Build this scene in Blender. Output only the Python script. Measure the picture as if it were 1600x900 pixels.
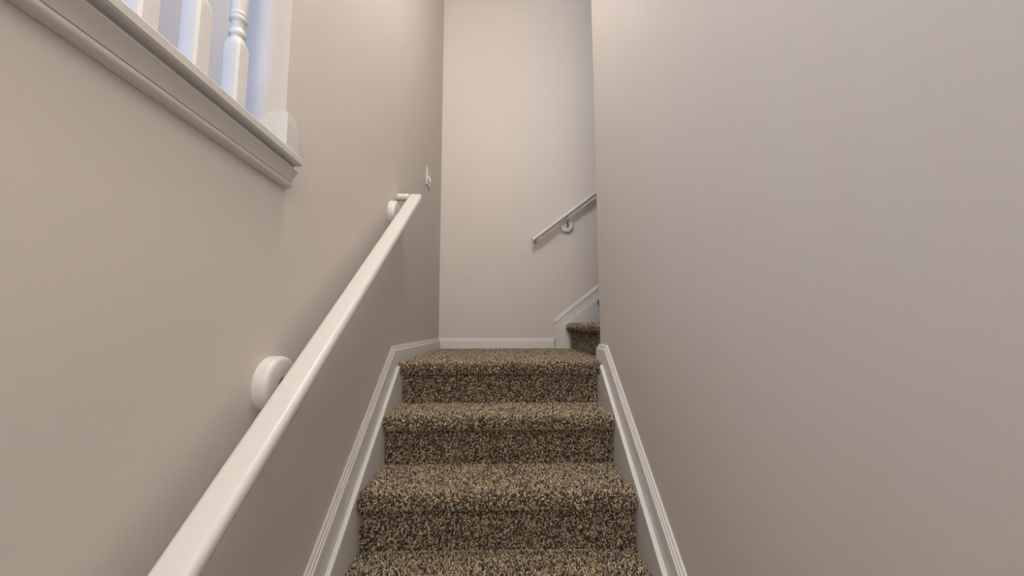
import bpy, bmesh, math, random
import numpy as np
from mathutils import Matrix, Vector

for o in list(bpy.data.objects): bpy.data.objects.remove(o)
SC = bpy.context.scene
COL = SC.collection

# ------------------------------------------------------------------ camera
cam_d = bpy.data.cameras.new('camera'); cam = bpy.data.objects.new('camera', cam_d); COL.objects.link(cam)
cam_d.sensor_width = 36.0; cam_d.lens = 13.42; cam_d.clip_start = 0.02
m = Matrix(((0.999878, 0.0011743, -0.0155749, 0.48446),
            (-0.0153727, -0.1024179, -0.9946227, -1.83246),
            (-0.0027631, 0.9947408, -0.1023873, 0.16154), (0, 0, 0, 1)))
cam.matrix_world = m
SC.camera = cam

# ------------------------------------------------------------------ light
W = bpy.data.worlds.new('world'); SC.world = W; W.use_nodes = True
W.node_tree.nodes['Background'].inputs[0].default_value = (1.0, 0.965, 0.925, 1)
W.node_tree.nodes['Background'].inputs[1].default_value = 1.05
SC.view_settings.view_transform = 'Standard'; SC.view_settings.look = 'None'
SC.view_settings.exposure = 0.31; SC.view_settings.gamma = 1.0; SC.view_settings.use_curve_mapping = False

def lamp(name, kind, loc, energy, color, size=0.1, rot=None, size_y=None):
    d = bpy.data.lights.new(name, kind); d.energy = energy; d.color = color
    if kind == 'AREA':
        d.size = size
        if size_y: d.shape = 'RECTANGLE'; d.size_y = size_y
    else: d.shadow_soft_size = size
    o = bpy.data.objects.new(name, d); COL.objects.link(o); o.location = loc
    if rot: o.rotation_euler = rot
    return o
lamp('stair_ceiling_lamp', 'POINT', (0.44, -0.95, 2.55), 40, (1.0, 0.945, 0.88), 0.15)
lamp('entry_fill', 'POINT', (0.48, -2.35, 1.55), 17, (1.0, 0.95, 0.89), 0.2)  # added fill light behind the camera, brightens the lower side walls
lamp('lower_hall_fill', 'AREA', (0.62, -3.7, 1.5), 12, (1.0, 0.965, 0.93), 0.8, (math.radians(78), 0, math.radians(6)))  # added soft fill from the foot of the stairs, no fixture known there
lamp('upper_hall_daylight', 'AREA', (-1.3, -3.95, 1.75), 42, (0.24, 0.50, 1.0), 1.2, (math.radians(90), 0, 0))
lamp('upper_hall_fill', 'POINT', (-0.9, -0.3, 2.6), 9, (1.0, 0.88, 0.76), 0.12)  # added warm fill, lifts the hall wall behind the balusters

# ------------------------------------------------------------------ materials
def mat(name, col, rough=0.5, spec=0.5, bump=0.0, scale=200.0, var=0.0, metal=0.0):
    M = bpy.data.materials.new(name); M.use_nodes = True
    nt = M.node_tree; b = nt.nodes['Principled BSDF']
    b.inputs['Base Color'].default_value = (*col, 1); b.inputs['Roughness'].default_value = rough
    b.inputs['Specular IOR Level'].default_value = spec; b.inputs['Metallic'].default_value = metal
    tc = nt.nodes.new('ShaderNodeTexCoord')
    if bump:
        n = nt.nodes.new('ShaderNodeTexNoise'); n.inputs['Scale'].default_value = scale; n.inputs['Detail'].default_value = 3
        nt.links.new(tc.outputs['Object'], n.inputs['Vector'])
        bp = nt.nodes.new('ShaderNodeBump'); bp.inputs['Strength'].default_value = bump; bp.inputs['Distance'].default_value = 0.002
        nt.links.new(n.outputs['Fac'], bp.inputs['Height']); nt.links.new(bp.outputs['Normal'], b.inputs['Normal'])
    if var:
        n2 = nt.nodes.new('ShaderNodeTexNoise'); n2.inputs['Scale'].default_value = 2.2; n2.inputs['Detail'].default_value = 4
        nt.links.new(tc.outputs['Object'], n2.inputs['Vector'])
        mx = nt.nodes.new('ShaderNodeMix'); mx.data_type = 'RGBA'
        mx.inputs[6].default_value = (*[c * (1 - var) for c in col], 1); mx.inputs[7].default_value = (*[min(1, c * (1 + var)) for c in col], 1)
        nt.links.new(n2.outputs['Fac'], mx.inputs[0]); nt.links.new(mx.outputs[2], b.inputs['Base Color'])
    return M
M_WALL = mat('beige_wall_paint', (0.66, 0.607, 0.558), 0.55, 0.35, 0.12, 120, 0.03)
M_CEIL = mat('white_ceiling_paint', (0.78, 0.76, 0.73), 0.8, 0.2, 0.2, 90)
M_TRIM = mat('white_trim_paint', (0.68, 0.655, 0.625), 0.38, 0.5, 0.03, 60, 0.015)
M_RAIL = mat('white_rail_enamel', (0.70, 0.67, 0.64), 0.34, 0.5, 0.03, 70, 0.015)
M_PLASTIC = mat('switch_plastic', (0.74, 0.71, 0.67), 0.35, 0.5, 0.01, 40)
M_METAL = mat('bracket_metal', (0.42, 0.38, 0.34), 0.28, 0.5, 0.02, 80, 0.05, 1.0)
M_FLOOR = mat('hall_floor_wood', (0.30, 0.20, 0.12), 0.45, 0.4, 0.1, 30, 0.15)

def carpet_material():
    M = bpy.data.materials.new('flecked_frieze_carpet'); M.use_nodes = True
    nt = M.node_tree; b = nt.nodes['Principled BSDF']
    b.inputs['Roughness'].default_value = 0.9; b.inputs['Specular IOR Level'].default_value = 0.15
    b.inputs['Sheen Weight'].default_value = 0.15
    at = nt.nodes.new('ShaderNodeAttribute'); at.attribute_name = 'fleck'
    cr = nt.nodes.new('ShaderNodeValToRGB'); e = cr.color_ramp; e.interpolation = 'CONSTANT'
    pal = [(0.0, (0.045, 0.030, 0.024)), (0.15, (0.11, 0.070, 0.050)), (0.25, (0.21, 0.16, 0.14)), (0.33, (0.35, 0.31, 0.285)),
           (0.43, (0.54, 0.41, 0.245)), (0.59, (0.70, 0.545, 0.33)), (0.78, (0.84, 0.70, 0.46)), (0.95, (0.34, 0.18, 0.11))]
    e.elements[0].position = 0; e.elements[0].color = (*pal[0][1], 1)
    e.elements[1].position = pal[1][0]; e.elements[1].color = (*pal[1][1], 1)
    for p, c in pal[2:]:
        k = e.elements.new(p); k.color = (*c, 1)
    nt.links.new(at.outputs['Fac'], cr.inputs['Fac']); nt.links.new(cr.outputs['Color'], b.inputs['Base Color'])
    return M
M_CARPET = carpet_material()

# ------------------------------------------------------------------ helpers
def link(o, parent=None):
    COL.objects.link(o)
    if parent: o.parent = parent
    return o
def tag(o, label=None, cat=None, group=None, kind=None):
    if label: o['label'] = label
    if cat: o['category'] = cat
    if group: o['group'] = group
    if kind: o['kind'] = kind
    return o
def empty(name, loc): 
    o = bpy.data.objects.new(name, None); o.location = loc; o.empty_display_size = 0.05; COL.objects.link(o); return o
def obj(name, bm, M, parent=None, smooth=False, bevel=0.0):
    bmesh.ops.recalc_face_normals(bm, faces=bm.faces)
    me = bpy.data.meshes.new(name); bm.to_mesh(me); bm.free()
    me.materials.append(M)
    o = bpy.data.objects.new(name, me); COL.objects.link(o)
    if parent:
        o.parent = parent
        o.matrix_parent_inverse = Matrix.Translation(parent.location).inverted()
    if bevel:
        bv = o.modifiers.new('bevel', 'BEVEL'); bv.width = bevel; bv.segments = 2; bv.limit_method = 'ANGLE'; bv.angle_limit = math.radians(40)
    if smooth:
        for p in me.polygons: p.use_smooth = True
        me.set_sharp_from_angle(angle=math.radians(38))
    return o
def box(bm, x0, x1, y0, y1, z0, z1):
    v = [bm.verts.new((x, y, z)) for x in (x0, x1) for y in (y0, y1) for z in (z0, z1)]
    for f in ((0, 1, 3, 2), (4, 6, 7, 5), (0, 4, 5, 1), (2, 3, 7, 6), (0, 2, 6, 4), (1, 5, 7, 3)): bm.faces.new([v[i] for i in f])
def prism(bm, poly, a0, a1, axis):
    """polygon in the two axes other than `axis`, extruded from a0 to a1 along it"""
    def P(p, a):
        return (a, p[0], p[1]) if axis == 'x' else ((p[0], a, p[1]) if axis == 'y' else (p[0], p[1], a))
    A = [bm.verts.new(P(p, a0)) for p in poly]; B = [bm.verts.new(P(p, a1)) for p in poly]
    bm.faces.new(A); bm.faces.new(B[::-1]); n = len(poly)
    for i in range(n): bm.faces.new((A[i], A[(i + 1) % n], B[(i + 1) % n], B[i]))
def loft(bm, rings, caps=True):
    R = [[bm.verts.new(p) for p in r] for r in rings]; n = len(R[0])
    for a, b in zip(R, R[1:]):
        for i in range(n): bm.faces.new((a[i], a[(i + 1) % n], b[(i + 1) % n], b[i]))
    if caps: bm.faces.new(R[0][::-1]); bm.faces.new(R[-1])
def tube(bm, pts, rad, n=12):
    rings = []
    for i, p in enumerate(pts):
        p = Vector(p); t = (Vector(pts[min(i + 1, len(pts) - 1)]) - Vector(pts[max(i - 1, 0)])).normalized()
        u = t.orthogonal() if abs(t.x) > 0.9 else t.cross(Vector((1, 0, 0))); u.normalize(); w = t.cross(u)
        r = rad[i] if isinstance(rad, (list, tuple)) else rad
        rings.append([p + u * r * math.cos(2 * math.pi * k / n) + w * r * math.sin(2 * math.pi * k / n) for k in range(n)])
    loft(bm, rings)

# ------------------------------------------------------------------ dimensions (metres; landing top is z = 0, its riser is y = 0)
H, RUN = 0.19, 0.2452
S = H / RUN
XR0 = 0.915                      # carpet runs from x = 0 to XR0
XL, XR = -0.034, 0.949           # faces of the side walls
YB, YW = 1.133, 0.062            # back wall, end of right wall
TOP, BOT = 2.94, -12 * H
NLOW = 12
CAPZ = 0.556
Y0 = -4.2

# ------------------------------------------------------------------ walls
def structure(name, bm, M, label, cat, **k): return tag(obj(name, bm, M, **k), label, cat, None, 'structure')
bm = bmesh.new()
OY0, OY1 = -3.0, -0.972
for y0, y1, z0, z1 in ((Y0, OY0, BOT, TOP), (OY0, OY1, BOT, CAPZ - 0.03), (OY1, YB + 0.12, BOT, TOP)):
    box(bm, XL - 0.12, XL, y0, y1, z0, z1)
structure('wall_left', bm, M_WALL, 'beige painted wall on the left with the balustrade opening', 'wall')
bm = bmesh.new()
box(bm, XR, XR + 0.12, Y0, YW, BOT, TOP)
structure('wall_right', bm, M_WALL, 'beige painted wall filling the right side beside the stairs', 'wall')
bm = bmesh.new(); box(bm, XL, 3.4, YB, YB + 0.12, BOT, TOP)
structure('wall_back', bm, M_WALL, 'beige painted wall behind the landing', 'wall')
bm = bmesh.new(); box(bm, XR + 0.12, 3.4, YW - 0.12, YW, BOT, TOP)
structure('wall_upper_side', bm, M_WALL, 'beige wall hidden on the near side of the upper steps', 'wall')
bm = bmesh.new(); box(bm, 3.4, 3.52, YW - 0.12, YB + 0.12, BOT, TOP)
structure('wall_upper_flight', bm, M_WALL, 'beige wall closing the top of the upper flight', 'wall')
bm = bmesh.new(); box(bm, -2.3, 3.52, Y0, YB + 0.12, TOP, TOP + 0.1)
structure('ceiling', bm, M_CEIL, 'white painted ceiling above the stairwell', 'ceiling')
bm = bmesh.new(); box(bm, XL - 0.12, XR + 0.12, Y0 - 1.5, -NLOW * RUN + 0.3, BOT - 0.1, BOT)
structure('floor', bm, M_FLOOR, 'brown floor at the foot of the stairs', 'floor')
# the upper hall behind the opening
bm = bmesh.new(); box(bm, -2.3, XL - 0.12, Y0, 0.62, 0.33, 0.45)
structure('floor_upper_hall', bm, M_FLOOR, 'brown floor of the hall behind the balusters', 'floor')
bm = bmesh.new(); box(bm, -2.3, -2.18, Y0, 0.62, 0.45, TOP)
structure('wall_hall_side', bm, M_WALL, 'greyish wall seen between the white balusters', 'wall')
bm = bmesh.new(); box(bm, -2.18, XL - 0.12, Y0 - 0.12, Y0, 0.45, TOP)
structure('wall_hall_front', bm, M_WALL, 'wall of the hall behind the camera side of the balusters', 'wall')
bm = bmesh.new(); box(bm, -2.18, XL - 0.12, 0.5, 0.62, 0.45, TOP)
structure('wall_hall_end', bm, M_WALL, 'end wall of the hall behind the balusters', 'wall')

# ------------------------------------------------------------------ skirting with a stepped, moulded top, swept along the walls
MOULD = [(0, 0), (0.006, 0), (0.008, -0.003), (0.0085, -0.009), (0.012, -0.0105), (0.0125, -0.017), (0.017, -0.021), (0.018, -0.027)]
def sweep(bm, path, depth):
    """path: (x, y, z_top, (nx, ny)) with the outward offset direction (already mitred); depth below the top per point"""
    rings = []
    for (x, y, z, n), dp in zip(path, depth):
        prof = MOULD + [(0.018, -dp), (0, -dp)]
        rings.append([(x + n[0] * t, y + n[1] * t, z + q) for t, q in prof])
    loft(bm, rings)
ZSK, BB = 0.137, 0.079
YK = (BB - ZSK) / S
ylow = -(NLOW - 1) * RUN
bm = bmesh.new()
sweep(bm, [(XL, ylow, ZSK + S * ylow, (1, 0)), (XL, YK, BB, (1, 0)), (XL, YB, BB, (1, -1))], (0.30, 0.12, 0.12))
structure('baseboard_left', bm, M_TRIM, 'white moulded skirting climbing the left wall and turning level at the landing', 'baseboard', smooth=True)
bm = bmesh.new()
sweep(bm, [(XR, ylow, ZSK + S * ylow, (-1, 0)), (XR, YK, BB, (-1, 0)), (XR, YW, BB, (-1, 1)), (XR + 0.03, YW, BB, (0, 1))], (0.30, 0.12, 0.12, 0.12))
structure('baseboard_right', bm, M_TRIM, 'white moulded skirting climbing the right wall and wrapping its end', 'baseboard', smooth=True)
bm = bmesh.new()
sweep(bm, [(XL, YB, BB, (1, -1)), (0.862, YB, BB, (-0.6, -1))], (0.12, 0.12))
structure('baseboard_back', bm, M_TRIM, 'white moulded skirting along the wall behind the landing', 'baseboard', smooth=True)
# inner stringers beside the carpet
def stringer_poly():
    ye = -0.052
    top = lambda y: 0.029 + S * y
    return [(ylow, top(ylow)), (ye, top(ye)), (ye, -0.062), (0.03, -0.062), (0.03, -0.30), (ylow, top(ylow) - 0.42)]
for nm, a0, a1, side in (('trim_1', -0.016, 0.0, 'left'), ('trim_2', XR0, XR0 + 0.016, 'right')):
    bm = bmesh.new(); prism(bm, stringer_poly(), a0, a1, 'x')
    structure(nm, bm, M_TRIM, 'white stringer board beside the %s ends of the carpeted steps' % side, 'stringer', bevel=0.002)
# upper flight: moulded skirt on the back wall with a plumb end, and the stringer in front of it
XS = 0.981
xe = 3.3
zt = lambda x: 0.231 + S * (x - 0.862)
bm = bmesh.new()
outer = [(0.862, -0.05), (0.862, zt(0.862) - 0.012), (0.868, zt(0.868) - 0.03), (xe, zt(xe) - 0.03), (xe, zt(xe) - 0.5), (1.15, -0.05)]
prism(bm, outer, YB - 0.014, YB, 'y')
rings = []
for x in (0.856, xe):
    rings.append([(x, YB - t, zt(x) + q * 1.15) for t, q in [(0, 0)] + MOULD[1:] + [(0.018, -0.030), (0, -0.030)]])
loft(bm, rings)
structure('trim_3', bm, M_TRIM, 'white moulded skirt rising along the back wall above the upper steps', 'skirting', bevel=0.0015)
bm = bmesh.new()
zi = lambda x: 0.190 + S * (x - 0.944)
prism(bm, [(0.938, -0.05), (0.938, zi(0.944) - 0.002), (0.944, zi(0.944)), (xe, zi(xe)), (xe, zi(xe) - 0.5), (1.2, -0.05)], YB - 0.032, YB - 0.014, 'y')
structure('trim_4', bm, M_TRIM, 'white stringer board beside the upper flight against the back wall', 'stringer', bevel=0.002)

# ------------------------------------------------------------------ carpeted staircase
rng = np.random.default_rng(11)
def carpet(name, prof, frame, width, parent, spacing=0.0058, tufts=True, wskip=0.0):
    """prof: list of (u, z) along the going direction, frame(u, w, z) -> xyz, width: (w0, w1)"""
    prof = np.array(prof, float); w0, w1 = width
    seg = np.diff(prof, axis=0); L = np.hypot(seg[:, 0], seg[:, 1]); cum = np.r_[0, np.cumsum(L)]
    nrm = np.c_[seg[:, 1], -seg[:, 0]] / L[:, None]           # outward normal of the path
    V, F, A = [], [], []
    n = len(prof)
    base = np.array([frame(p[0], w, p[1]) for w in (w0, w1) for p in prof])
    V.append(base); A.append(np.full(2 * n, 0.18))
    faces = [(i, i + 1, n + i + 1, n + i) for i in range(n - 1)]
    quads = [np.array(faces)]
    tris = []
    off = 2 * n
    if tufts:
        ns = max(1, int(cum[-1] / spacing)); nw = int((w1 - w0) / spacing)
        s = (np.arange(ns)[:, None] + rng.random((ns, nw))).ravel() / ns * cum[-1]
        w = w0 + (np.arange(nw)[None, :] + rng.random((ns, nw))).ravel() / nw * (w1 - w0)
        k = np.clip(np.searchsorted(cum, s, 'right') - 1, 0, len(L) - 1)
        f = (s - cum[k]) / L[k]
        p2 = prof[k] + seg[k] * f[:, None]
        # smooth normals between neighbouring segments
        kn = np.clip(k + np.where(f > .5, 1, -1), 0, len(L) - 1)
        bl = np.abs(f - .5)[:, None]
        n2 = nrm[k] * (1 - bl) + nrm[kn] * bl; n2 /= np.linalg.norm(n2, axis=1)[:, None]
        t2 = seg[k] / L[k][:, None]
        N = len(s)
        hgt = rng.uniform(.006, .0105, N); ang = rng.uniform(0, 2 * np.pi, N); lean = rng.uniform(.002, .0075, N)
        ang2 = ang + rng.uniform(-1.2, 1.2, N)
        ds, dw = np.cos(ang) * lean, np.sin(ang) * lean
        es, ew = np.cos(ang2) * lean, np.sin(ang2) * lean
        def ring(hh, a, b, rad, ph):
            out = []
            for q in range(3):
                th = ph + q * 2 * np.pi / 3
                uu = a + rad * np.cos(th); ww = b + rad * np.sin(th)
                P = p2 + n2 * hh[:, None] + t2 * uu[:, None]
                wv = np.clip(w + ww, w0 + .0005, w1 - .0005)
                out.append(np.array(frame(P[:, 0], wv, P[:, 1])).T if False else np.stack(frame(P[:, 0], wv, P[:, 1]), 1))
            return out
        ph = rng.uniform(0, 6.28, N); rad = rng.uniform(.0017, .0027, N)
        r0 = ring(np.full(N, -.001), 0 * ds, 0 * dw, rad * .8, ph)
        r1 = ring(hgt * .55, ds * .35, dw * .35, rad * 1.1, ph + .7)
        r2 = ring(hgt, ds * .6 + es * .6, dw * .6 + ew * .6, rad * .75, ph + 1.4)
        allv = np.stack(r0 + r1 + r2, 1).reshape(-1, 3)          # 9 per tuft
        V.append(allv)
        A.append(np.repeat(rng.random(N), 9))
        b0 = off + 9 * np.arange(N)
        for a in (0, 3):
            for q in range(3):
                q1 = (q + 1) % 3
                quads.append(np.stack([b0 + a + q, b0 + a + q1, b0 + a + 3 + q1, b0 + a + 3 + q], 1))
        tris.append(np.stack([b0 + 6, b0 + 7, b0 + 8], 1))
    V = np.concatenate(V); A = np.concatenate(A); Q = np.concatenate(quads)
    T = np.concatenate(tris) if tris else np.zeros((0, 3), int)
    me = bpy.data.meshes.new(name)
    me.vertices.add(len(V)); me.vertices.foreach_set('co', V.astype(np.float32).ravel())
    nl = Q.size + T.size; me.loops.add(nl); me.loops.foreach_set('vertex_index', np.r_[Q.ravel(), T.ravel()].astype(np.int32))
    me.polygons.add(len(Q) + len(T))
    me.polygons.foreach_set('loop_start', np.r_[np.arange(len(Q)) * 4, len(Q) * 4 + np.arange(len(T)) * 3].astype(np.int32))
    at = me.attributes.new('fleck', 'FLOAT', 'POINT'); at.data.foreach_set('value', A.astype(np.float32))
    me.update(calc_edges=True); me.validate()
    me.polygons.foreach_set('use_smooth', np.ones(len(me.polygons), bool))
    me.materials.append(M_CARPET)
    o = bpy.data.objects.new(name, me); COL.objects.link(o)
    o.parent = parent; o.matrix_parent_inverse = Matrix.Translation(parent.location).inverted()
    return o

stairs = tag(empty('staircase', (XR0 / 2, ylow, BOT)), 'wide carpeted steps in flecked brown and tan climbing between white stringers to the landing', 'staircase')
PT = 0.007      # pile height above the backing
def nose(back):
    """profile from the back of a tread over the rounded nosing to the riser below; u = 0 at the riser, negative towards the climber"""
    pts = [(back, -PT), (-0.006, -PT)]
    for a in np.linspace(90, 270, 9):
        pts.append((-0.011 + 0.020 * math.cos(math.radians(a)), -PT - 0.0215 + 0.0215 * math.sin(math.radians(a))))
    pts.append((0.006, -PT - 0.043))
    return pts
lower = lambda y0, z0: (lambda u, w, z: (w + 0 * u, y0 + u, z0 + z))
for k in range(NLOW):
    yk, zk = -k * RUN, -k * H
    near = k <= 5
    sp = 0.0053 if k <= 4 else 0.009
    if k == 0:
        carpet('landing', nose(YB - 0.017), lower(yk, zk), (-0.015, XR0 + 0.015), stairs, 0.0062)
    else:
        carpet('tread', nose(RUN + PT * 0.6), lower(yk, zk), (0.0, XR0), stairs, sp, near)
    carpet('riser', [(PT * 0.7, -0.045), (PT * 0.7, -H - 0.002)], lower(yk, zk), (0.0, XR0), stairs, sp, near)
# landing carpet carries on to the right in front of the upper flight
upper = lambda x0, z0: (lambda u, w, z: (x0 + u, w + 0 * u, z0 + z))
stairs_up = tag(empty('staircase', (XS, (YW + YB) / 2, 0)), 'carpeted upper steps turning right behind the end of the right wall', 'staircase')
carpet('landing_corner', [(0.002, -PT), (-0.053, -PT)], upper(XS, 0), (YW + 0.02, YB - 0.034), stairs, 0.0062)
for k in range(9):
    xk, zk = XS + k * RUN, (k + 1) * H
    carpet('tread', nose(RUN + PT * 0.6), upper(xk, zk), (YW + 0.004, YB - 0.033), stairs_up, 0.0062, k < 2)
    carpet('riser', [(PT * 0.7, -0.045), (PT * 0.7, -H - 0.002)], upper(xk, zk), (YW + 0.004, YB - 0.033), stairs_up, 0.0062, k < 2)

# ------------------------------------------------------------------ handrails
RW, RH = 0.060, 0.030
def rail_profile(n=5):
    """rounded flat profile as (side, up)"""
    pts = []; r = 0.0125
    for cx, cz, a0 in ((RW / 2 - r, RH / 2 - r, 0), (-RW / 2 + r, RH / 2 - r, 90), (-RW / 2 + r, -RH / 2 + r, 180), (RW / 2 - r, -RH / 2 + r, 270)):
        for i in range(n + 1):
            a = math.radians(a0 + 90 * i / n); pts.append((cx + r * math.cos(a), cz + r * math.sin(a)))
    return pts
CS, SN = 1 / math.hypot(1, S), S / math.hypot(1, S)
def rosette(bm, c, axis, r=0.054, t=0.028):
    """turned disc on a wall: c on the wall, axis = outward unit vector"""
    ax = Vector(axis); u = Vector((0, 0, 1)); w = ax.cross(u); c = Vector(c)
    rings = []
    for d, rr in ((0, r), (t * .68, r), (t * .86, r * .965), (t * .97, r * .90), (t, r * .82), (t, r * .30)):
        rings.append([c + ax * d + (u * math.cos(q * math.pi / 20) + w * math.sin(q * math.pi / 20)) * rr for q in range(40)])
    loft(bm, rings)
def bracket(parent, c, axis, under, rr=0.054):
    """rosette, then metal arm curving from its face to the underside of the rail"""
    b = bmesh.new(); rosette(b, c, axis, rr, 0.03); ro = obj('rosette', b, M_RAIL, parent, smooth=True)
    ax = Vector(axis); c = Vector(c); u = Vector(under); f = c + ax * 0.027
    b = bmesh.new()
    d = (u - f)
    horiz = ax * d.dot(ax)
    pts = [f + Vector((0, 0, 0)), f + horiz * .45 + Vector((0, 0, -0.004)), f + horiz * .8 + Vector((0, 0, .006)), f + horiz + Vector((0, 0, d.z * .5)), u]
    tube(b, pts, [.0075, .0065, .006, .006, .0065])
    obj('bracket_arm', b, M_METAL, ro, smooth=True)
    b = bmesh.new(); tube(b, [f - ax * .001, f + ax * .003, f + ax * .006], [.017, .016, .009], 20); obj('bracket_base', b, M_METAL, ro, smooth=True)
    for dz in (-0.022, 0.024):
        b = bmesh.new(); p = f + Vector((0, 0, dz)); tube(b, [p - ax * .002, p + ax * .0015, p + ax * .003], [.0045, .0045, .002], 12); obj('screw', b, M_METAL, ro, smooth=True)

# left rail
rx = XL + 0.080
rz = lambda y: -0.164 + 0.757 * (y + 1.286)
YE = -0.030
hr = tag(empty('handrail', (XL, -1.0, 0)), 'long white wooden handrail sloping up the left wall', 'handrail')
prof = rail_profile()
bm = bmesh.new()
def rail_ring(y, plumb):
    out = []
    for s_, n_ in prof:
        if plumb: out.append((rx + s_, y, rz(y) + n_ / CS))
        else: out.append((rx + s_, y - n_ * SN, rz(y) + n_ * CS))
    return out
loft(bm, [rail_ring(-2.75, False), rail_ring(-1.2, False), rail_ring(-0.2, False), rail_ring(YE, True)])
obj('rail', bm, M_RAIL, hr, smooth=True)
bm = bmesh.new()
zc = rz(YE) + RH / 2 / CS - 0.0225
tube(bm, [(XL + 0.001, YE - 0.0165, zc), (rx - RW / 2 + 0.006, YE - 0.0165, zc)], 0.0175, 20)
obj('rail_return', bm, M_RAIL, hr, smooth=True)
for y in (-0.972, -0.135, -2.2):
    bracket(hr, (XL, y, rz(y) - 0.034), (1, 0, 0), (rx, y, rz(y) - RH / 2 / CS + 0.003), 0.060)
# upper rail on the back wall
hr2 = tag(empty('handrail', (0.95, YB, 0.9)), 'short white handrail on the back wall rising behind the right wall', 'handrail')
ry = YB - 0.068
r2z = lambda x: 0.826 + 0.757 * (x - 0.684)
bm = bmesh.new()
def ring2(x):
    return [(x - n_ * SN, ry + s_, r2z(x) + n_ * CS) for s_, n_ in [(a * 0.85, b * 0.93) for a, b in prof]]
loft(bm, [ring2(0.690), ring2(1.3), ring2(2.9)])
obj('rail', bm, M_RAIL, hr2, smooth=True)
bm = bmesh.new(); tube(bm, [(0.712, YB - 0.001, r2z(0.712)), (0.712, ry + 0.02, r2z(0.712))], 0.013, 20)
obj('rail_return', bm, M_RAIL, hr2, smooth=True)
for x in (0.964, 2.2):
    bracket(hr2, (x, YB, r2z(x) - 0.078), (0, -1, 0), (x, ry, r2z(x) - RH / 2 / CS + 0.003))

# ------------------------------------------------------------------ light switch
sw = tag(empty('light_switch', (XL, 0.63, 1.147)), 'white double toggle switch plate on the left wall above the handrail end', 'switch')
bm = bmesh.new()
rings = []
for t, e in ((0, 0), (0.004, 0), (0.0065, 0.004)):
    rings.append([(XL + t, y, z) for y, z in ((0.572 + e, 1.09 + e), (0.688 - e, 1.09 + e), (0.688 - e, 1.205 - e), (0.572 + e, 1.205 - e))])
loft(bm, rings); obj('plate', bm, M_PLASTIC, sw)
for y in (0.607, 0.653):
    bm = bmesh.new()
    loft(bm, [[(XL + 0.006, y + a * .005, 1.1475 + b * .012) for a, b in ((-1, -1), (1, -1), (1, 1), (-1, 1))],
              [(XL + 0.017, y + a * .0038, 1.139 + b * .005) for a, b in ((-1, -1), (1, -1), (1, 1), (-1, 1))]])
    obj('toggle', bm, M_PLASTIC, sw, bevel=0.001)
    for z in (1.117, 1.178):
        bm = bmesh.new(); tube(bm, [(XL + 0.006, y, z), (XL + 0.0075, y, z)], 0.003, 10); obj('screw', bm, M_PLASTIC, sw)

# ------------------------------------------------------------------ balustrade on the half wall
ba = tag(empty('balustrade', (XL - 0.06, -1.5, CAPZ)), 'white balustrade with moulded ledge and turned balusters in the left wall opening', 'balustrade')
LS = 0.030                       # the ledge is a touch out of level
tilt = lambda y: -LS * (y + 0.965)
def ledge_piece(name, prof, y1, smooth=False, horn=False):
    b = bmesh.new(); prism(b, [(XL + t, z) for t, z in prof], OY0, y1, 'y')
    if horn: prism(b, [(XL + max(t, 0.0005), z) for t, z in prof], y1 + 0.0001, y1 + 0.008, 'y')   # the cap runs on a little over the wall face
    for v_ in b.verts: v_.co.z += tilt(v_.co.y)
    return obj(name, b, M_TRIM, ba, smooth=smooth)
c0 = CAPZ - 0.019
ledge_piece('ledge_cap', [(-0.135, c0), (0.038, c0), (0.0415, c0 + 0.003), (0.042, c0 + 0.016), (0.040, CAPZ), (-0.135, CAPZ)], OY1 - 0.0005, horn=True)
cove = [(0.0005, c0), (0.022, c0), (0.0225, c0 - 0.003), (0.025, c0 - 0.007), (0.0305, c0 - 0.0105), (0.0305, c0 - 0.012), (0.0285, c0 - 0.014),
        (0.0245, c0 - 0.020), (0.0205, c0 - 0.026), (0.0175, c0 - 0.032), (0.016, c0 - 0.036), (0.0135, c0 - 0.037), (0.0005, c0 - 0.037)]
ledge_piece('cove_moulding', cove, -0.959, True)
bead = [(0.0005, c0 - 0.0372), (0.0135, c0 - 0.0372), (0.0160, c0 - 0.0385), (0.0168, c0 - 0.042), (0.0160, c0 - 0.0455), (0.013, c0 - 0.049), (0.008, c0 - 0.0505), (0.0005, c0 - 0.051)]
ledge_piece('bead_moulding', bead, -0.957, True)

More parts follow.
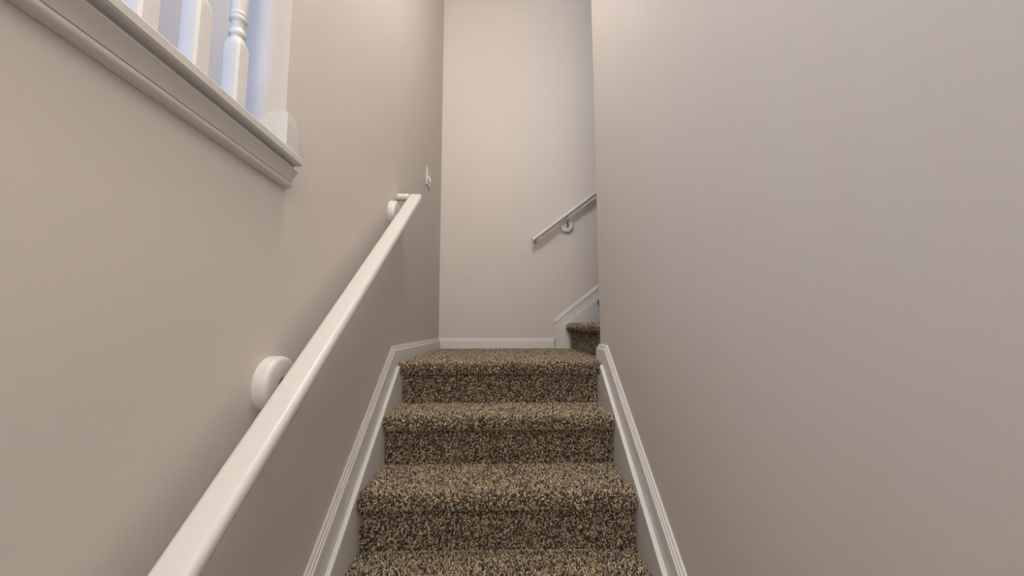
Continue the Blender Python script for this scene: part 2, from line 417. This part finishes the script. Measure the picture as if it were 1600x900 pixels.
def baluster_mesh():
    b = bmesh.new(); w = 0.018; n = 24; rings = []
    def sq(z, k=w, rnd=0.0):
        out = []
        for q in range(n):
            a = 2 * math.pi * (q + .5) / n; c, s_ = math.cos(a), math.sin(a)
            m_ = k / max(abs(c), abs(s_)); rr = m_ * (1 - rnd) + k * rnd
            out.append((c * rr, s_ * rr, z))
        return out
    def ci(z, r): return [(r * math.cos(2 * math.pi * (q + .5) / n), r * math.sin(2 * math.pi * (q + .5) / n), z) for q in range(n)]
    rings += [sq(0), sq(0.203), sq(0.213, w * .97, .5), sq(0.222, w * .82, 1.0)]
    for z, r in ((.225, .0125), (.228, .0128), (.231, .0155), (.236, .0168), (.241, .0155), (.244, .0128), (.248, .0118), (.257, .0122), (.263, .0145),
                 (.265, .0165), (.269, .0175), (.273, .0165), (.275, .0158), (.278, .0172), (.282, .0172), (.285, .0152), (.30, .0165), (.36, .0175), (.45, .0165), (.62, .0125), (.68, .011), (.685, .014), (.695, .014), (.70, .012)):
        rings.append(ci(z, r))
    rings += [sq(0.72, w * .85, 1.0), sq(0.735, w, 0), sq(0.86, w, 0)]
    loft(b, rings)
    bmesh.ops.recalc_face_normals(b, faces=b.faces)
    me = bpy.data.meshes.new('baluster'); b.to_mesh(me); b.free(); me.materials.append(M_TRIM)
    for p in me.polygons: p.use_smooth = True
    me.set_sharp_from_angle(angle=math.radians(35))
    return me
bme = baluster_mesh()
y = -1.055
while y > OY0 + 0.03:
    o = bpy.data.objects.new('baluster', bme); COL.objects.link(o); o.parent = ba
    o.location = Vector((-0.098, y, CAPZ + tilt(y) - 0.0005)) - ba.location
    y -= 0.1045
bm = bmesh.new()
prism(bm, [(-0.098 + a, CAPZ + 0.885 + b) for a, b in ((-.028, 0), (.028, 0), (.031, .02), (.026, .042), (.012, .052), (-.012, .052), (-.026, .042), (-.031, .02))], OY0, OY1 - 0.001, 'y')
obj('top_rail', bm, M_TRIM, ba, bevel=0.003)
# chamfered corner block at the foot of the opening's edge
bm = bmesh.new()
zb = CAPZ + 0.0005; zt_ = 0.662
pb = [(XL - 0.050, OY1 - 0.014), (XL + 0.014, OY1 - 0.014), (XL + 0.014, OY1 + 0.036), (XL + 0.0003, OY1 + 0.036), (XL + 0.0003, OY1 - 0.0003), (XL - 0.050, OY1 - 0.0003)]
prism(bm, pb, zb, zt_ - 0.024, 'z')
lo = [(x, y_, zt_ - 0.024) for x, y_ in pb]
bm.faces.ensure_lookup_table(); bmesh.ops.delete(bm, geom=[f for f in bm.faces if all(abs(v.co.z - zt_ + 0.024) < 1e-5 for v in f.verts)], context='FACES_ONLY')
bm.verts.ensure_lookup_table(); base = [v for v in bm.verts if v.co.z > zb + 0.01]
tp = [(XL - 0.034, OY1 - 0.012), (XL + 0.012, OY1 - 0.012), (XL + 0.012, OY1 + 0.012), (XL + 0.0003, OY1 + 0.012), (XL + 0.0003, OY1 - 0.0003), (XL - 0.034, OY1 - 0.0003)]
top = [bm.verts.new((x, y_, zt_)) for x, y_ in tp]
for i in range(6): bm.faces.new((base[i], base[(i + 1) % 6], top[(i + 1) % 6], top[i]))
bm.faces.new(top)
structure('trim_5', bm, M_TRIM, 'small white chamfered block at the foot of the opening edge on the ledge', 'trim block')
